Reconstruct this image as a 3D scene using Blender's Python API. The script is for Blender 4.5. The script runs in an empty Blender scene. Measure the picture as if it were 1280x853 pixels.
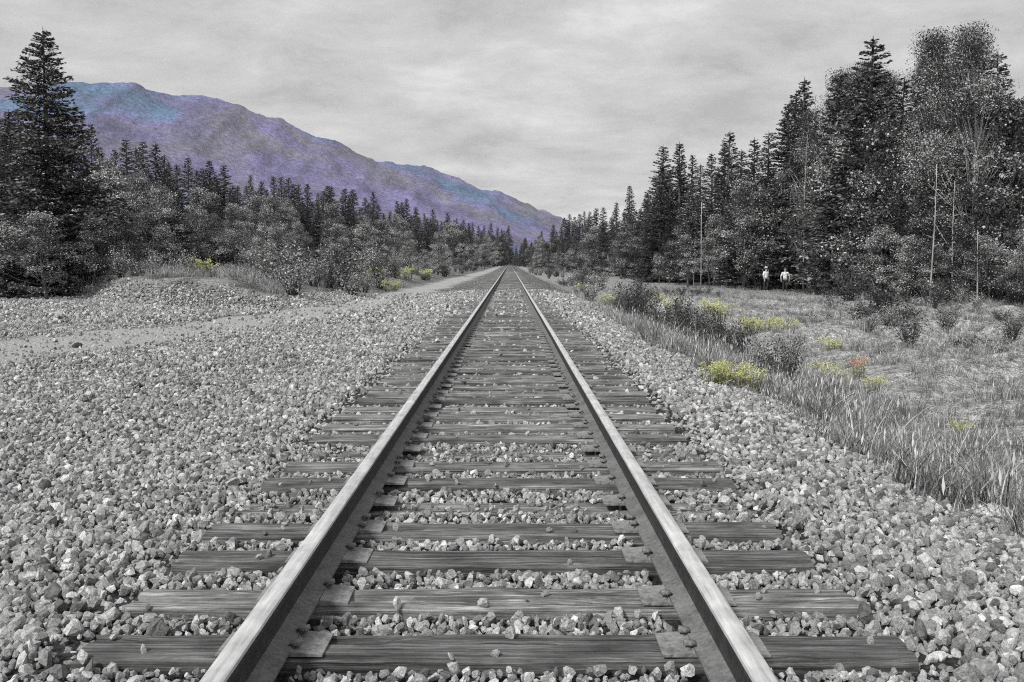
import bpy, bmesh, math, random
import numpy as np
from mathutils import Vector, Matrix

rnd = random.Random(7)
R = np.random.default_rng(11)
C = bpy.data.collections.new('place')
scene = bpy.context.scene
scene.collection.children.link(C)
PI = math.pi

# ------------------------------------------------------------------ helpers
F = 1200.0                       # focal length in photo pixels (1280 wide)
HAZE = 0.00005
EYE = Vector((0.056, 0.0, 1.31))

def sm(t):
    t = np.clip(t, 0, 1)
    return t * t * (3 - 2 * t)

def vnoise(x, y, seed=0):
    """2-D value noise in 0..1, numpy arrays"""
    x = np.asarray(x, float); y = np.asarray(y, float)
    xi = np.floor(x).astype(np.int64); yi = np.floor(y).astype(np.int64)
    xf = sm(x - xi); yf = sm(y - yi)
    def h(a, b):
        v = np.sin(a * 127.1 + b * 311.7 + seed * 74.7) * 43758.5453
        return v - np.floor(v)
    return (h(xi, yi) * (1 - xf) * (1 - yf) + h(xi + 1, yi) * xf * (1 - yf)
            + h(xi, yi + 1) * (1 - xf) * yf + h(xi + 1, yi + 1) * xf * yf)

def fbm(x, y, seed=0, oct=4):
    s, a, t = 0, 1.0, 0
    for o in range(oct):
        s = s + a * vnoise(x * 2 ** o, y * 2 ** o, seed + o * 3); t += a; a *= .5
    return s / t

def bank_y(x):
    return np.interp(x, [-60, -22, -17, -14, -7], [60, 45, 38.5, 35, 31])

def in_bank(x, y):
    return sm((y - bank_y(x)) / 3.2) * sm((-6.7 - x) / 1.8)

def height(x, y):
    x = np.asarray(x, float); y = np.asarray(y, float)
    z = np.interp(x, [-9000, -400, -80, -34, -22, -8, -3.3, -2.2, -1.5, 1.5, 2.1, 3.1, 4.3, 6, 9, 26, 60, 400, 9000],
                  [60, 60, 8, 1.0, -.15, -.27, -.24, -.12, -.052, -.052, -.11, -.34, -.78, -.88, -.76, -.70, 0, 20, 20])
    far = sm((np.abs(x) - 1.6) / 2.0)
    z = z + far * ((fbm(x * .45, y * .45, 3) - .5) * .17 + (fbm(x * 2.1, y * 2.1, 9) - .5) * .06)
    b = in_bank(x, y)
    z = z + b * (.35 + .5 * sm((-7.5 - x) / 4)) * (.7 + .6 * fbm(x * .35, y * .35, 21))
    right = sm((x - 8) / 8)
    z = z + right * (fbm(x * .2, y * .2, 31) - .5) * .5 + sm((x - 5.5) / 2) * sm((60 - y) / 15) * (np.maximum(fbm(x * .33, y * .75, 37, 3) - .45, 0) * 1.5 - .1)
    return z

def hz(x, y):
    return float(height(np.array([x]), np.array([y]))[0])

def at(px, d):
    """x of a point that stands d metres ahead and shows in the photo's column px"""
    return EYE.x + (px - 637.0) / F * d

def top_of(py, d):
    """world height that shows in the photo's row py at d metres"""
    return EYE.z + (329.0 - py) / F * d

def tag(o, label=None, cat=None, group=None, kind=None):
    if label: o['label'] = label
    if cat: o['category'] = cat
    if group: o['group'] = group
    if kind: o['kind'] = kind
    return o

def link(o, parent=None):
    C.objects.link(o)
    if parent is not None: o.parent = parent
    return o

def obj(name, me, mat=None, parent=None):
    o = bpy.data.objects.new(name, me)
    if mat is not None and me is not None and len(me.materials) == 0:
        me.materials.append(mat)
    return link(o, parent)

def empty(name, loc=(0, 0, 0), rz=0):
    o = bpy.data.objects.new(name, None)
    o.location = loc; o.rotation_euler = (0, 0, rz); o.empty_display_size = .2
    return link(o)

def mesh_np(name, V, Fc, shade=None, smooth=False):
    """V (n,3); Fc list of (m,k) index arrays"""
    me = bpy.data.meshes.new(name)
    V = np.asarray(V, np.float32)
    if not isinstance(Fc, list): Fc = [Fc]
    me.vertices.add(len(V)); me.vertices.foreach_set('co', V.ravel())
    loops = np.concatenate([f.ravel() for f in Fc]).astype(np.int32)
    tot = np.concatenate([np.full(len(f), f.shape[1], np.int32) for f in Fc])
    start = np.concatenate([[0], np.cumsum(tot)[:-1]]).astype(np.int32)
    me.loops.add(len(loops)); me.loops.foreach_set('vertex_index', loops)
    me.polygons.add(len(tot)); me.polygons.foreach_set('loop_start', start)
    me.update(calc_edges=True); me.validate()
    if shade is not None:
        a = me.attributes.new('shade', 'FLOAT', 'FACE')
        a.data.foreach_set('value', np.asarray(shade, np.float32))
    if smooth:
        me.polygons.foreach_set('use_smooth', np.ones(len(tot), bool))
    return me

class MB:
    """collects tubes, boxes and quads into one mesh"""
    def __init__(s): s.v = []; s.f3 = []; s.f4 = []; s.n = 0; s.s4 = []; s.s3 = []
    def add(s, V, quads=None, tris=None, shade=.5):
        V = np.asarray(V, float)
        if quads is not None and len(quads):
            q = np.asarray(quads) + s.n; s.f4.append(q); s.s4.append(np.broadcast_to(shade, (len(q),)).astype(float))
        if tris is not None and len(tris):
            t = np.asarray(tris) + s.n; s.f3.append(t); s.s3.append(np.broadcast_to(shade, (len(t),)).astype(float))
        s.v.append(V); s.n += len(V)
    def tube(s, pts, rads, n=6, shade=.5, cap=True):
        pts = [Vector(p) for p in pts]
        V = []; up = Vector((0, 0, 1))
        for i, p in enumerate(pts):
            d = (pts[min(i + 1, len(pts) - 1)] - pts[max(i - 1, 0)]).normalized()
            a = d.cross(up)
            if a.length < .05: a = d.cross(Vector((1, 0, 0)))
            a.normalize(); b = d.cross(a)
            for k in range(n):
                t = 2 * PI * k / n
                V.append(p + (a * math.cos(t) + b * math.sin(t)) * rads[i])
        q = []
        for i in range(len(pts) - 1):
            for k in range(n):
                k2 = (k + 1) % n
                q.append((i * n + k, i * n + k2, (i + 1) * n + k2, (i + 1) * n + k))
        tr = []
        if cap:
            V.append(pts[-1]); V.append(pts[0]); e = (len(pts) - 1) * n
            for k in range(n):
                tr.append((e + k, e + (k + 1) % n, len(V) - 2)); tr.append(((k + 1) % n, k, len(V) - 1))
        s.add([tuple(v) for v in V], q, tr, shade)
    def box(s, lo, hi, shade=.5, M=None):
        x0, y0, z0 = lo; x1, y1, z1 = hi
        V = np.array([(x0, y0, z0), (x1, y0, z0), (x1, y1, z0), (x0, y1, z0), (x0, y0, z1), (x1, y0, z1), (x1, y1, z1), (x0, y1, z1)])
        if M is not None: V = np.array([tuple(M @ Vector(v)) for v in V])
        s.add(V, [(3, 2, 1, 0), (4, 5, 6, 7), (0, 1, 5, 4), (1, 2, 6, 5), (2, 3, 7, 6), (3, 0, 4, 7)], None, shade)
    def mesh(s, name, smooth=False):
        fs, sh = [], []
        if s.f4: fs.append(np.concatenate(s.f4)); sh.append(np.concatenate(s.s4))
        if s.f3: fs.append(np.concatenate(s.f3)); sh.append(np.concatenate(s.s3))
        return mesh_np(name, np.concatenate(s.v), fs, np.concatenate(sh), smooth)

# ------------------------------------------------------------------ materials
def mat(name):
    m = bpy.data.materials.new(name); m.use_nodes = True
    nt = m.node_tree
    b = nt.nodes['Principled BSDF']; b.inputs['Specular IOR Level'].default_value = .25
    return m, nt, b

def nd(nt, t, **kw):
    n = nt.nodes.new(t)
    for k, v in kw.items():
        if k in n.inputs.keys(): n.inputs[k].default_value = v
        else: setattr(n, k, v)
    return n

def ramp(nt, stops):
    r = nt.nodes.new('ShaderNodeValToRGB'); e = r.color_ramp.elements
    while len(e) < len(stops): e.new(.5)
    for i, (p, c) in enumerate(stops):
        e[i].position = p
        e[i].color = (c, c, c, 1) if not isinstance(c, (tuple, list)) else (*c, 1)
    return r

def mth(nt, op, a=None, b=None):
    n = nt.nodes.new('ShaderNodeMath'); n.operation = op
    for i, v in enumerate((a, b)):
        if v is None: continue
        if isinstance(v, (int, float)): n.inputs[i].default_value = v
        else: nt.links.new(v, n.inputs[i])
    return n.outputs[0]

def mixc(nt, fac, a, b):
    n = nt.nodes.new('ShaderNodeMix'); n.data_type = 'RGBA'
    for i, v in ((0, fac), (6, a), (7, b)):
        if isinstance(v, (int, float)): n.inputs[i].default_value = v if i == 0 else (v, v, v, 1)
        elif isinstance(v, tuple): n.inputs[i].default_value = (*v, 1)
        else: nt.links.new(v, n.inputs[i])
    return n.outputs[2]

def leaf_mat(name, stops, rough=.6, tint=None, spec=.2, trans=.38):
    """leaves: each face has its own tone"""
    m, nt, b = mat(name)
    at_ = nd(nt, 'ShaderNodeAttribute', attribute_name='shade')
    oi = nd(nt, 'ShaderNodeObjectInfo')
    v = mth(nt, 'MULTIPLY', at_.outputs['Fac'], mth(nt, 'ADD', mth(nt, 'MULTIPLY', oi.outputs['Random'], .35), .82))
    r = ramp(nt, stops)
    nt.links.new(v, r.inputs[0])
    nt.links.new(r.outputs[0], b.inputs['Base Color'])
    b.inputs['Roughness'].default_value = rough
    b.inputs['Specular IOR Level'].default_value = spec
    if trans > 0:
        tr = nd(nt, 'ShaderNodeBsdfTranslucent'); nt.links.new(r.outputs[0], tr.inputs['Color'])
        mx = nd(nt, 'ShaderNodeMixShader'); mx.inputs[0].default_value = trans
        nt.links.new(b.outputs[0], mx.inputs[1]); nt.links.new(tr.outputs[0], mx.inputs[2])
        nt.links.new(mx.outputs[0], nt.nodes['Material Output'].inputs[0])
    return m

def bark_mat(name, lo, hi, scale=6.0, stretch=.15):
    m, nt, b = mat(name)
    tc = nd(nt, 'ShaderNodeTexCoord'); mp = nd(nt, 'ShaderNodeMapping'); mp.inputs['Scale'].default_value = (1, 1, stretch)
    nt.links.new(tc.outputs['Object'], mp.inputs[0])
    n = nd(nt, 'ShaderNodeTexNoise', Scale=scale, Detail=6.0, Roughness=.7); nt.links.new(mp.outputs[0], n.inputs['Vector'])
    r = ramp(nt, [(.35, lo), (.65, hi)]); nt.links.new(n.outputs[0], r.inputs[0])
    nt.links.new(r.outputs[0], b.inputs['Base Color']); b.inputs['Roughness'].default_value = .9
    bp = nd(nt, 'ShaderNodeBump', Strength=.6, Distance=.03); nt.links.new(n.outputs[0], bp.inputs['Height']); nt.links.new(bp.outputs[0], b.inputs['Normal'])
    return m

M = {}
M['needles'] = leaf_mat('spruce_needles', [(0, .014), (.45, .07), (.75, .24), (1, .75)])
M['needles_pale'] = leaf_mat('pale_needles', [(0, .015), (.45, .09), (.75, .28), (1, .8)])
M['leaves'] = leaf_mat('broad_leaves', [(0, .02), (.32, .17), (.62, .56), (1, .92)])
M['leaves_dark'] = leaf_mat('dark_leaves', [(0, .014), (.4, .10), (.65, .38), (1, .9)])
M['blades'] = leaf_mat('grass_blades', [(0, .03), (.35, .17), (.7, .48), (1, .9)])
M['weed'] = leaf_mat('weed_leaves', [(0, .012), (.5, .07), (.8, .2), (1, .5)])
M['yellow'] = leaf_mat('yellow_petals', [(0, (.36, .37, .12)), (.5, (.60, .62, .28)), (1, (.85, .87, .52))])
M['olive'] = leaf_mat('olive_leaves', [(0, (.07, .07, .02)), (.5, (.26, .27, .11)), (1, (.55, .57, .30))])
M['orange'] = leaf_mat('orange_petals', [(0, (.3, .13, .07)), (.5, (.5, .25, .16)), (1, (.75, .48, .36))])
M['bark'] = bark_mat('grey_bark', .03, .16)
M['pale_bark'] = bark_mat('pale_bark', .18, .75, 9.0, 1.6)
M['dead_wood'] = bark_mat('bleached_wood', .14, .55, 10.0, .08)
M['old_wood'] = bark_mat('weathered_log_wood', .1, .45, 7.0, .8)

def stone_mat(name='ballast_stone'):
    m, nt, b = mat(name)
    oi = nd(nt, 'ShaderNodeObjectInfo'); tc = nd(nt, 'ShaderNodeTexCoord')
    r = ramp(nt, [(0, .13), (.25, .27), (.7, .42), (.92, .58), (1, .82)])
    nt.links.new(oi.outputs['Random'], r.inputs[0])
    ad = nd(nt, 'ShaderNodeVectorMath', operation='ADD'); nt.links.new(tc.outputs['Object'], ad.inputs[0]); nt.links.new(oi.outputs['Random'], ad.inputs[1])
    n = nd(nt, 'ShaderNodeTexNoise', Scale=2.6, Detail=5.0, Roughness=.75); nt.links.new(ad.outputs[0], n.inputs['Vector'])
    r2 = ramp(nt, [(.3, .4), (.5, .95), (.7, 1.5)]); nt.links.new(n.outputs[0], r2.inputs[0])
    mx = nd(nt, 'ShaderNodeMix', data_type='RGBA', blend_type='MULTIPLY'); mx.inputs[0].default_value = 1
    nt.links.new(r.outputs[0], mx.inputs[6]); nt.links.new(r2.outputs[0], mx.inputs[7])
    nt.links.new(mx.outputs[2], b.inputs['Base Color']); b.inputs['Roughness'].default_value = .75
    bp = nd(nt, 'ShaderNodeBump', Strength=.5, Distance=.2); nt.links.new(n.outputs[0], bp.inputs['Height']); nt.links.new(bp.outputs[0], b.inputs['Normal'])
    return m
M['stone'] = stone_mat()

def ground_mat():
    m, nt, b = mat('ground')
    tc = nd(nt, 'ShaderNodeTexCoord'); P = tc.outputs['Object']
    vo = nd(nt, 'ShaderNodeTexVoronoi', Scale=17.0); nt.links.new(P, vo.inputs['Vector'])
    sep = nd(nt, 'ShaderNodeSeparateColor'); nt.links.new(vo.outputs['Color'], sep.inputs[0])
    cell = ramp(nt, [(0, .08), (.35, .24), (.7, .48), (1, .85)]); nt.links.new(sep.outputs[0], cell.inputs[0])
    gap = ramp(nt, [(.30, 1.0), (.62, .05)]); nt.links.new(vo.outputs['Distance'], gap.inputs[0])
    gr = nd(nt, 'ShaderNodeMix', data_type='RGBA', blend_type='MULTIPLY'); gr.inputs[0].default_value = 1
    nt.links.new(cell.outputs[0], gr.inputs[6]); nt.links.new(gap.outputs[0], gr.inputs[7])
    # broad tone patches
    n1 = nd(nt, 'ShaderNodeTexNoise', Scale=.5, Detail=6.0, Roughness=.65); nt.links.new(P, n1.inputs['Vector'])
    n2 = nd(nt, 'ShaderNodeTexNoise', Scale=7.0, Detail=8.0, Roughness=.8); nt.links.new(P, n2.inputs['Vector'])
    n3 = nd(nt, 'ShaderNodeTexNoise', Scale=40.0, Detail=4.0, Roughness=.8); nt.links.new(P, n3.inputs['Vector'])
    pr = ramp(nt, [(.3, .6), (.7, 1.3)]); nt.links.new(n1.outputs[0], pr.inputs[0])
    g2 = nd(nt, 'ShaderNodeMix', data_type='RGBA', blend_type='MULTIPLY'); g2.inputs[0].default_value = 1
    nt.links.new(gr.outputs[2], g2.inputs[6]); nt.links.new(pr.outputs[0], g2.inputs[7])
    # fine grit of the wheel path
    pa = ramp(nt, [(.35, .17), (.5, .38), (.65, .62)]); nt.links.new(n3.outputs[0], pa.inputs[0])
    wp = nd(nt, 'ShaderNodeAttribute', attribute_name='path')
    wd = nd(nt, 'ShaderNodeAttribute', attribute_name='gap_shade')
    dk = ramp(nt, [(.35, .015), (.65, .075)]); nt.links.new(n3.outputs[0], dk.inputs[0])  # shade in the gaps between near stones, put into the ground colour
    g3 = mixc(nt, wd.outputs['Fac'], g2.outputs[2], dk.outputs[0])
    c1 = mixc(nt, wp.outputs['Fac'], g3, pa.outputs[0])
    # soil and litter under grass and trees
    so = ramp(nt, [(.36, .02), (.47, .15), (.55, .45), (.64, .85)]); nt.links.new(mth(nt, 'ADD', mth(nt, 'MULTIPLY', n2.outputs[0], .5), mth(nt, 'MULTIPLY', n3.outputs[0], .5)), so.inputs[0])
    wg = nd(nt, 'ShaderNodeAttribute', attribute_name='soil')
    c2 = mixc(nt, wg.outputs['Fac'], c1, so.outputs[0])
    df = ramp(nt, [(.3, .005), (.7, .07)]); nt.links.new(n2.outputs[0], df.inputs[0])
    wf = nd(nt, 'ShaderNodeAttribute', attribute_name='litter')
    c3 = mixc(nt, wf.outputs['Fac'], c2, df.outputs[0])
    nt.links.new(c3, b.inputs['Base Color']); b.inputs['Roughness'].default_value = .95; b.inputs['Specular IOR Level'].default_value = .1
    hh = mth(nt, 'ADD', mth(nt, 'MULTIPLY', vo.outputs['Distance'], -.8), n2.outputs[0])
    bp = nd(nt, 'ShaderNodeBump', Strength=.9, Distance=.05); nt.links.new(hh, bp.inputs['Height']); nt.links.new(bp.outputs[0], b.inputs['Normal'])
    return m
M['ground'] = ground_mat()

def tie_mat():
    m, nt, b = mat('weathered_tie_wood')
    tc = nd(nt, 'ShaderNodeTexCoord'); oi = nd(nt, 'ShaderNodeObjectInfo')
    of = nd(nt, 'ShaderNodeVectorMath', operation='SCALE'); of.inputs[0].default_value = (37, 91, 53); nt.links.new(oi.outputs['Random'], of.inputs['Scale'])
    ad = nd(nt, 'ShaderNodeVectorMath', operation='ADD'); nt.links.new(tc.outputs['Object'], ad.inputs[0]); nt.links.new(of.outputs[0], ad.inputs[1])
    mp = nd(nt, 'ShaderNodeMapping'); mp.inputs['Scale'].default_value = (.55, 26, 26); nt.links.new(ad.outputs[0], mp.inputs[0])
    n = nd(nt, 'ShaderNodeTexNoise', Scale=3.0, Detail=7.0, Roughness=.7, Distortion=.25); nt.links.new(mp.outputs[0], n.inputs['Vector'])
    mp2 = nd(nt, 'ShaderNodeMapping'); mp2.inputs['Scale'].default_value = (2.2, 5, 5); nt.links.new(ad.outputs[0], mp2.inputs[0])
    n2 = nd(nt, 'ShaderNodeTexNoise', Scale=1.5, Detail=5.0, Roughness=.65); nt.links.new(mp2.outputs[0], n2.inputs['Vector'])
    r = ramp(nt, [(.28, .010), (.42, .09), (.56, .22), (.72, .5)]); nt.links.new(n.outputs[0], r.inputs[0])
    r2 = ramp(nt, [(.3, .35), (.7, 1.35)]); nt.links.new(n2.outputs[0], r2.inputs[0])
    mx = nd(nt, 'ShaderNodeMix', data_type='RGBA', blend_type='MULTIPLY'); mx.inputs[0].default_value = 1
    nt.links.new(r.outputs[0], mx.inputs[6]); nt.links.new(r2.outputs[0], mx.inputs[7])
    hv = nd(nt, 'ShaderNodeHueSaturation')
    nt.links.new(mth(nt, 'ADD', mth(nt, 'MULTIPLY', oi.outputs['Random'], .7), .65), hv.inputs['Value']); nt.links.new(mx.outputs[2], hv.inputs['Color'])
    nt.links.new(hv.outputs[0], b.inputs['Base Color']); b.inputs['Roughness'].default_value = .85
    bp = nd(nt, 'ShaderNodeBump', Strength=1.0, Distance=.012); nt.links.new(n.outputs[0], bp.inputs['Height']); nt.links.new(bp.outputs[0], b.inputs['Normal'])
    return m
M['tie'] = tie_mat()

def metal_mat(name, lo, hi, metallic, rough, sc=30.0, along=False):
    m, nt, b = mat(name)
    tc = nd(nt, 'ShaderNodeTexCoord'); mp = nd(nt, 'ShaderNodeMapping')
    mp.inputs['Scale'].default_value = (1, .05, 1) if along else (1, 1, 1)
    nt.links.new(tc.outputs['Object'], mp.inputs[0])
    n = nd(nt, 'ShaderNodeTexNoise', Scale=sc, Detail=6.0, Roughness=.7); nt.links.new(mp.outputs[0], n.inputs['Vector'])
    n2 = nd(nt, 'ShaderNodeTexNoise', Scale=9.0, Detail=4.0); nt.links.new(tc.outputs['Object'], n2.inputs['Vector'])
    v = mth(nt, 'ADD', mth(nt, 'MULTIPLY', n.outputs[0], .65), mth(nt, 'MULTIPLY', n2.outputs[0], .35))
    r = ramp(nt, [(.36, lo), (.64, hi)]); nt.links.new(v, r.inputs[0]); nt.links.new(r.outputs[0], b.inputs['Base Color'])
    rr = ramp(nt, [(.3, rough), (.7, min(1, rough + .25))]); nt.links.new(v, rr.inputs[0]); nt.links.new(rr.outputs[0], b.inputs['Roughness'])
    b.inputs['Metallic'].default_value = metallic; b.inputs['Specular IOR Level'].default_value = .35
    bp = nd(nt, 'ShaderNodeBump', Strength=.1 if along else .35, Distance=.004); nt.links.new(n.outputs[0], bp.inputs['Height']); nt.links.new(bp.outputs[0], b.inputs['Normal'])
    return m
M['rail_top'] = metal_mat('worn_rail_top', .42, .8, .45, .3, 60.0, True)
M['rail_side'] = metal_mat('rusted_rail_side', .012, .05, .0, .6, 45.0)
M['rail_foot'] = metal_mat('dusty_rail_foot', .07, .2, .0, .7, 50.0)
M['plate'] = metal_mat('rusted_plate', .09, .3, .0, .6, 60.0)
M['spike'] = metal_mat('rusted_spike', .06, .28, .0, .55, 80.0)

def plain(name, col, rough=.8, noise=.25, sc=25.0):
    m, nt, b = mat(name)
    tc = nd(nt, 'ShaderNodeTexCoord'); n = nd(nt, 'ShaderNodeTexNoise', Scale=sc, Detail=3.0); nt.links.new(tc.outputs['Object'], n.inputs['Vector'])
    r = ramp(nt, [(.3, tuple(c * (1 - noise) for c in col)), (.7, tuple(min(1, c * (1 + noise)) for c in col))]); nt.links.new(n.outputs[0], r.inputs[0])
    nt.links.new(r.outputs[0], b.inputs['Base Color']); b.inputs['Roughness'].default_value = rough
    return m
M['skin'] = plain('skin', (.36, .36, .36), .55, .06)
M['shirt_pale'] = plain('pale_cloth', (.74, .74, .74))
M['trousers'] = plain('dark_cloth', (.035, .035, .035))
M['hair'] = plain('dark_hair', (.03, .03, .03), .5)
M['hat'] = plain('pale_hat_cloth', (.42, .42, .42))

def check_mat():
    m, nt, b = mat('checked_cloth')
    tc = nd(nt, 'ShaderNodeTexCoord'); ch = nd(nt, 'ShaderNodeTexChecker', Scale=11.0); nt.links.new(tc.outputs['Object'], ch.inputs['Vector'])
    ch.inputs['Color1'].default_value = (.82, .82, .82, 1); ch.inputs['Color2'].default_value = (.45, .45, .45, 1)
    nt.links.new(ch.outputs['Color'], b.inputs['Base Color']); b.inputs['Roughness'].default_value = .85
    return m
M['check'] = check_mat()

# ------------------------------------------------------------------ ground
def grid_lines(segs):
    out = [segs[0][0]]
    for a, b, n in segs: out += list(np.linspace(a, b, n + 1)[1:])
    return np.array(out)
gx = grid_lines([(-9000, -1500, 8), (-1500, -300, 12), (-300, -60, 24), (-60, -24, 40), (-24, -9, 60), (-9, 9, 110), (9, 26, 60), (26, 60, 30), (60, 300, 20), (300, 1500, 10), (1500, 9000, 8)])
gy = grid_lines([(-400, -10, 10), (-10, 1, 20), (1, 14, 80), (14, 60, 180), (60, 130, 90), (130, 500, 60), (500, 1500, 16), (1500, 9000, 10)])
X, Y = np.meshgrid(gx, gy)
Z = height(X, Y)
nx, ny = len(gx), len(gy)
idx = np.arange(nx * ny).reshape(ny, nx)
Q = np.stack([idx[:-1, :-1], idx[:-1, 1:], idx[1:, 1:], idx[1:, :-1]], -1).reshape(-1, 4)
me = mesh_np('ground', np.stack([X, Y, Z], -1).reshape(-1, 3), Q, smooth=True)

def path_x(y): return np.interp(y, [0, 8, 15, 22, 33, 60, 150, 400], [-19, -13.5, -9.8, -7.6, -5.7, -5.0, -4.4, -4.2])
def w_path(x, y):
    d = np.abs(x - path_x(y) + (fbm(x * .5, y * .5, 44) - .5) * 1.2)
    return sm((np.interp(y, [0, 12, 24, 36], [2.6, 2.6, 2.3, 1.6]) - d) / 1.0) * .9
def w_soil(x, y):
    e = (fbm(x * .8, y * .8, 5) - .5) * 1.5
    return np.maximum(sm((x + e - 3.1) / .5), in_bank(x, y) * .75 * sm((fbm(x * .9, y * .9, 66) - .25) * 3))
def w_litter(x, y):
    e = (fbm(x * .3, y * .3, 15) - .5) * 5
    return np.maximum(sm((x + e - np.interp(y, [0, 45, 70, 130, 300], [20, 20, 18, 15, 9])) / 2), sm((-x + e * .6 - np.interp(y, [0, 42, 60, 130, 300], [40, 20, 16, 11, 8])) / 3) * sm((y - bank_y(x) - 3) / 4))
for nm, fn in (('path', w_path), ('soil', w_soil), ('litter', w_litter), ('gap_shade', lambda x, y: sm((44 - y) / 14))):
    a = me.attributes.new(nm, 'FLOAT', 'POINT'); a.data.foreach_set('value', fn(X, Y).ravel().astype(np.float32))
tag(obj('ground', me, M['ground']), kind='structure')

# ------------------------------------------------------------------ scatter through geometry nodes (uncountable stuff only)
def scatter(name, pts, rots, scl, pick, sources, mat_):
    src = bpy.data.collections.new(name + '_shapes')
    for k, s in enumerate(sources):
        o = bpy.data.objects.new('%s_shape_%02d' % (name, k), s)
        if len(s.materials) == 0: s.materials.append(mat_)
        src.objects.link(o)
    me = bpy.data.meshes.new(name); n = len(pts)
    me.vertices.add(n); me.vertices.foreach_set('co', np.asarray(pts, np.float32).ravel())
    a = me.attributes.new('rot', 'FLOAT_VECTOR', 'POINT'); a.data.foreach_set('vector', np.asarray(rots, np.float32).ravel())
    a = me.attributes.new('scl', 'FLOAT_VECTOR', 'POINT'); a.data.foreach_set('vector', np.asarray(scl, np.float32).ravel())
    a = me.attributes.new('pick', 'INT', 'POINT'); a.data.foreach_set('value', np.asarray(pick, np.int32))
    o = obj(name, me, mat_)
    ng = bpy.data.node_groups.new(name + '_nodes', 'GeometryNodeTree')
    ng.interface.new_socket('Geometry', in_out='INPUT', socket_type='NodeSocketGeometry')
    ng.interface.new_socket('Geometry', in_out='OUTPUT', socket_type='NodeSocketGeometry')
    gi = ng.nodes.new('NodeGroupInput'); go = ng.nodes.new('NodeGroupOutput')
    ip = ng.nodes.new('GeometryNodeInstanceOnPoints'); ip.inputs['Pick Instance'].default_value = True
    ci = ng.nodes.new('GeometryNodeCollectionInfo'); ci.inputs['Collection'].default_value = src
    ci.inputs['Separate Children'].default_value = True; ci.inputs['Reset Children'].default_value = True
    def attr(nm, ty):
        q = ng.nodes.new('GeometryNodeInputNamedAttribute'); q.data_type = ty; q.inputs['Name'].default_value = nm
        return [s for s in q.outputs if s.enabled and s.name == 'Attribute'][0]
    e2r = ng.nodes.new('FunctionNodeEulerToRotation'); L = ng.links.new
    L(gi.outputs[0], ip.inputs['Points']); L(ci.outputs[0], ip.inputs['Instance'])
    L(attr('rot', 'FLOAT_VECTOR'), e2r.inputs[0]); L(e2r.outputs[0], ip.inputs['Rotation'])
    L(attr('scl', 'FLOAT_VECTOR'), ip.inputs['Scale']); L(attr('pick', 'INT'), ip.inputs['Instance Index'])
    L(ip.outputs[0], go.inputs[0])
    md = o.modifiers.new('scatter', 'NODES'); md.node_group = ng
    return o

def rock_mesh(name, seed, npts=15, flat=.75):
    r = random.Random(seed); bm = bmesh.new()
    sx, sy, sz = r.uniform(.85, 1.25), r.uniform(.7, 1.0), r.uniform(.55, .85) * flat / .75
    for _ in range(npts):
        v = Vector((r.gauss(0, 1), r.gauss(0, 1), r.gauss(0, 1))).normalized() * r.uniform(.85, 1.08)
        bm.verts.new((v.x * sx, v.y * sy, v.z * sz))
    g = bmesh.ops.convex_hull(bm, input=bm.verts)
    bmesh.ops.delete(bm, geom=[v for v in bm.verts if not v.link_faces], context='VERTS')
    bmesh.ops.recalc_face_normals(bm, faces=bm.faces)
    me = bpy.data.meshes.new(name); bm.to_mesh(me); bm.free()
    return me

TIE_STEP, TIE_W, TIE_L, TIE_H = .501, .225, 2.82, .18
TIE0 = 3.19                      # centre of the nearest tie
def tie_info(k):
    r = random.Random(900 + k)
    y = TIE0 + k * TIE_STEP + r.uniform(-.018, .018)
    sink = r.choice([0, 0, 0, .004, .008, .014]) if k > 8 else .003
    if k in (4, 7): sink = .035
    return y, sink, r.uniform(-.006, .006), r.uniform(-.045, .03)
N_TIES = 300
tie_y = np.array([tie_info(k)[0] for k in range(N_TIES)]); tie_sink = np.array([tie_info(k)[1] for k in range(N_TIES)])

P_, S_ = [], []
def stones(y0, y1, step, rad, edge, lo=0, hi=1e9):
    xs = np.arange(-(edge * y1 + 2.2), edge * y1 + 2.2, step); ys = np.arange(y0, y1, step)
    x, y = np.meshgrid(xs, ys); x = x.ravel() + R.uniform(-.48, .48, x.size) * step; y = y.ravel() + R.uniform(-.48, .48, y.size) * step
    keep = (np.abs(x) < edge * y + 2.2) & (np.abs(x) >= lo) & (np.abs(x) < hi)
    e = (fbm(x * .9, y * .9, 5) - .5) * 1.2
    keep &= (x + e < 3.2 + R.normal(0, .38, x.size))
    keep &= in_bank(x, y) < R.uniform(.55, .95, x.size)
    keep &= R.uniform(0, 1, x.size) > w_path(x, y) * 1.05
    x, y = x[keep], y[keep]
    s = rad * R.lognormal(0, .27, x.size); s = np.clip(s, rad * .5, rad * 1.75)
    # the ties: nothing on the wood save a few strays
    k = np.clip(np.round((y - TIE0) / TIE_STEP).astype(int), 0, N_TIES - 1)
    dy = np.abs(y - tie_y[k]); on = (dy < TIE_W / 2 + s * .55) & (np.abs(x) < TIE_L / 2 + s * .4)
    stray = R.uniform(0, 1, x.size) < np.where(tie_sink[k] > .03, .22, .012)
    onrail = (np.abs(np.abs(x) - .7525) < .085 + s * .7)
    mid = on & stray & ~onrail & (np.abs(np.abs(x) - .7525) > .2)
    ok = (~on & ~onrail) | mid
    z = height(x, y) + s * R.uniform(-.1, .95, x.size)
    inner = (np.abs(x) < 1.6) & ~on
    z = np.where(inner, z + R.uniform(-.006, .018, x.size) - .028 * sm((y - 5) / 4) - .022 * sm((.035 - (dy - TIE_W / 2)) / .035), z)
    z = np.where(mid, -tie_sink[k] + s * .35, z)
    P_.append(np.stack([x, y, z], -1)[ok]); S_.append(s[ok])
stones(2.2, 8, .030, .0185, .56, 0, 1.5)
stones(2.2, 8, .036, .0225, .56, 1.5)
stones(2.2, 8, .12, .031, .56, 1.2)
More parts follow.
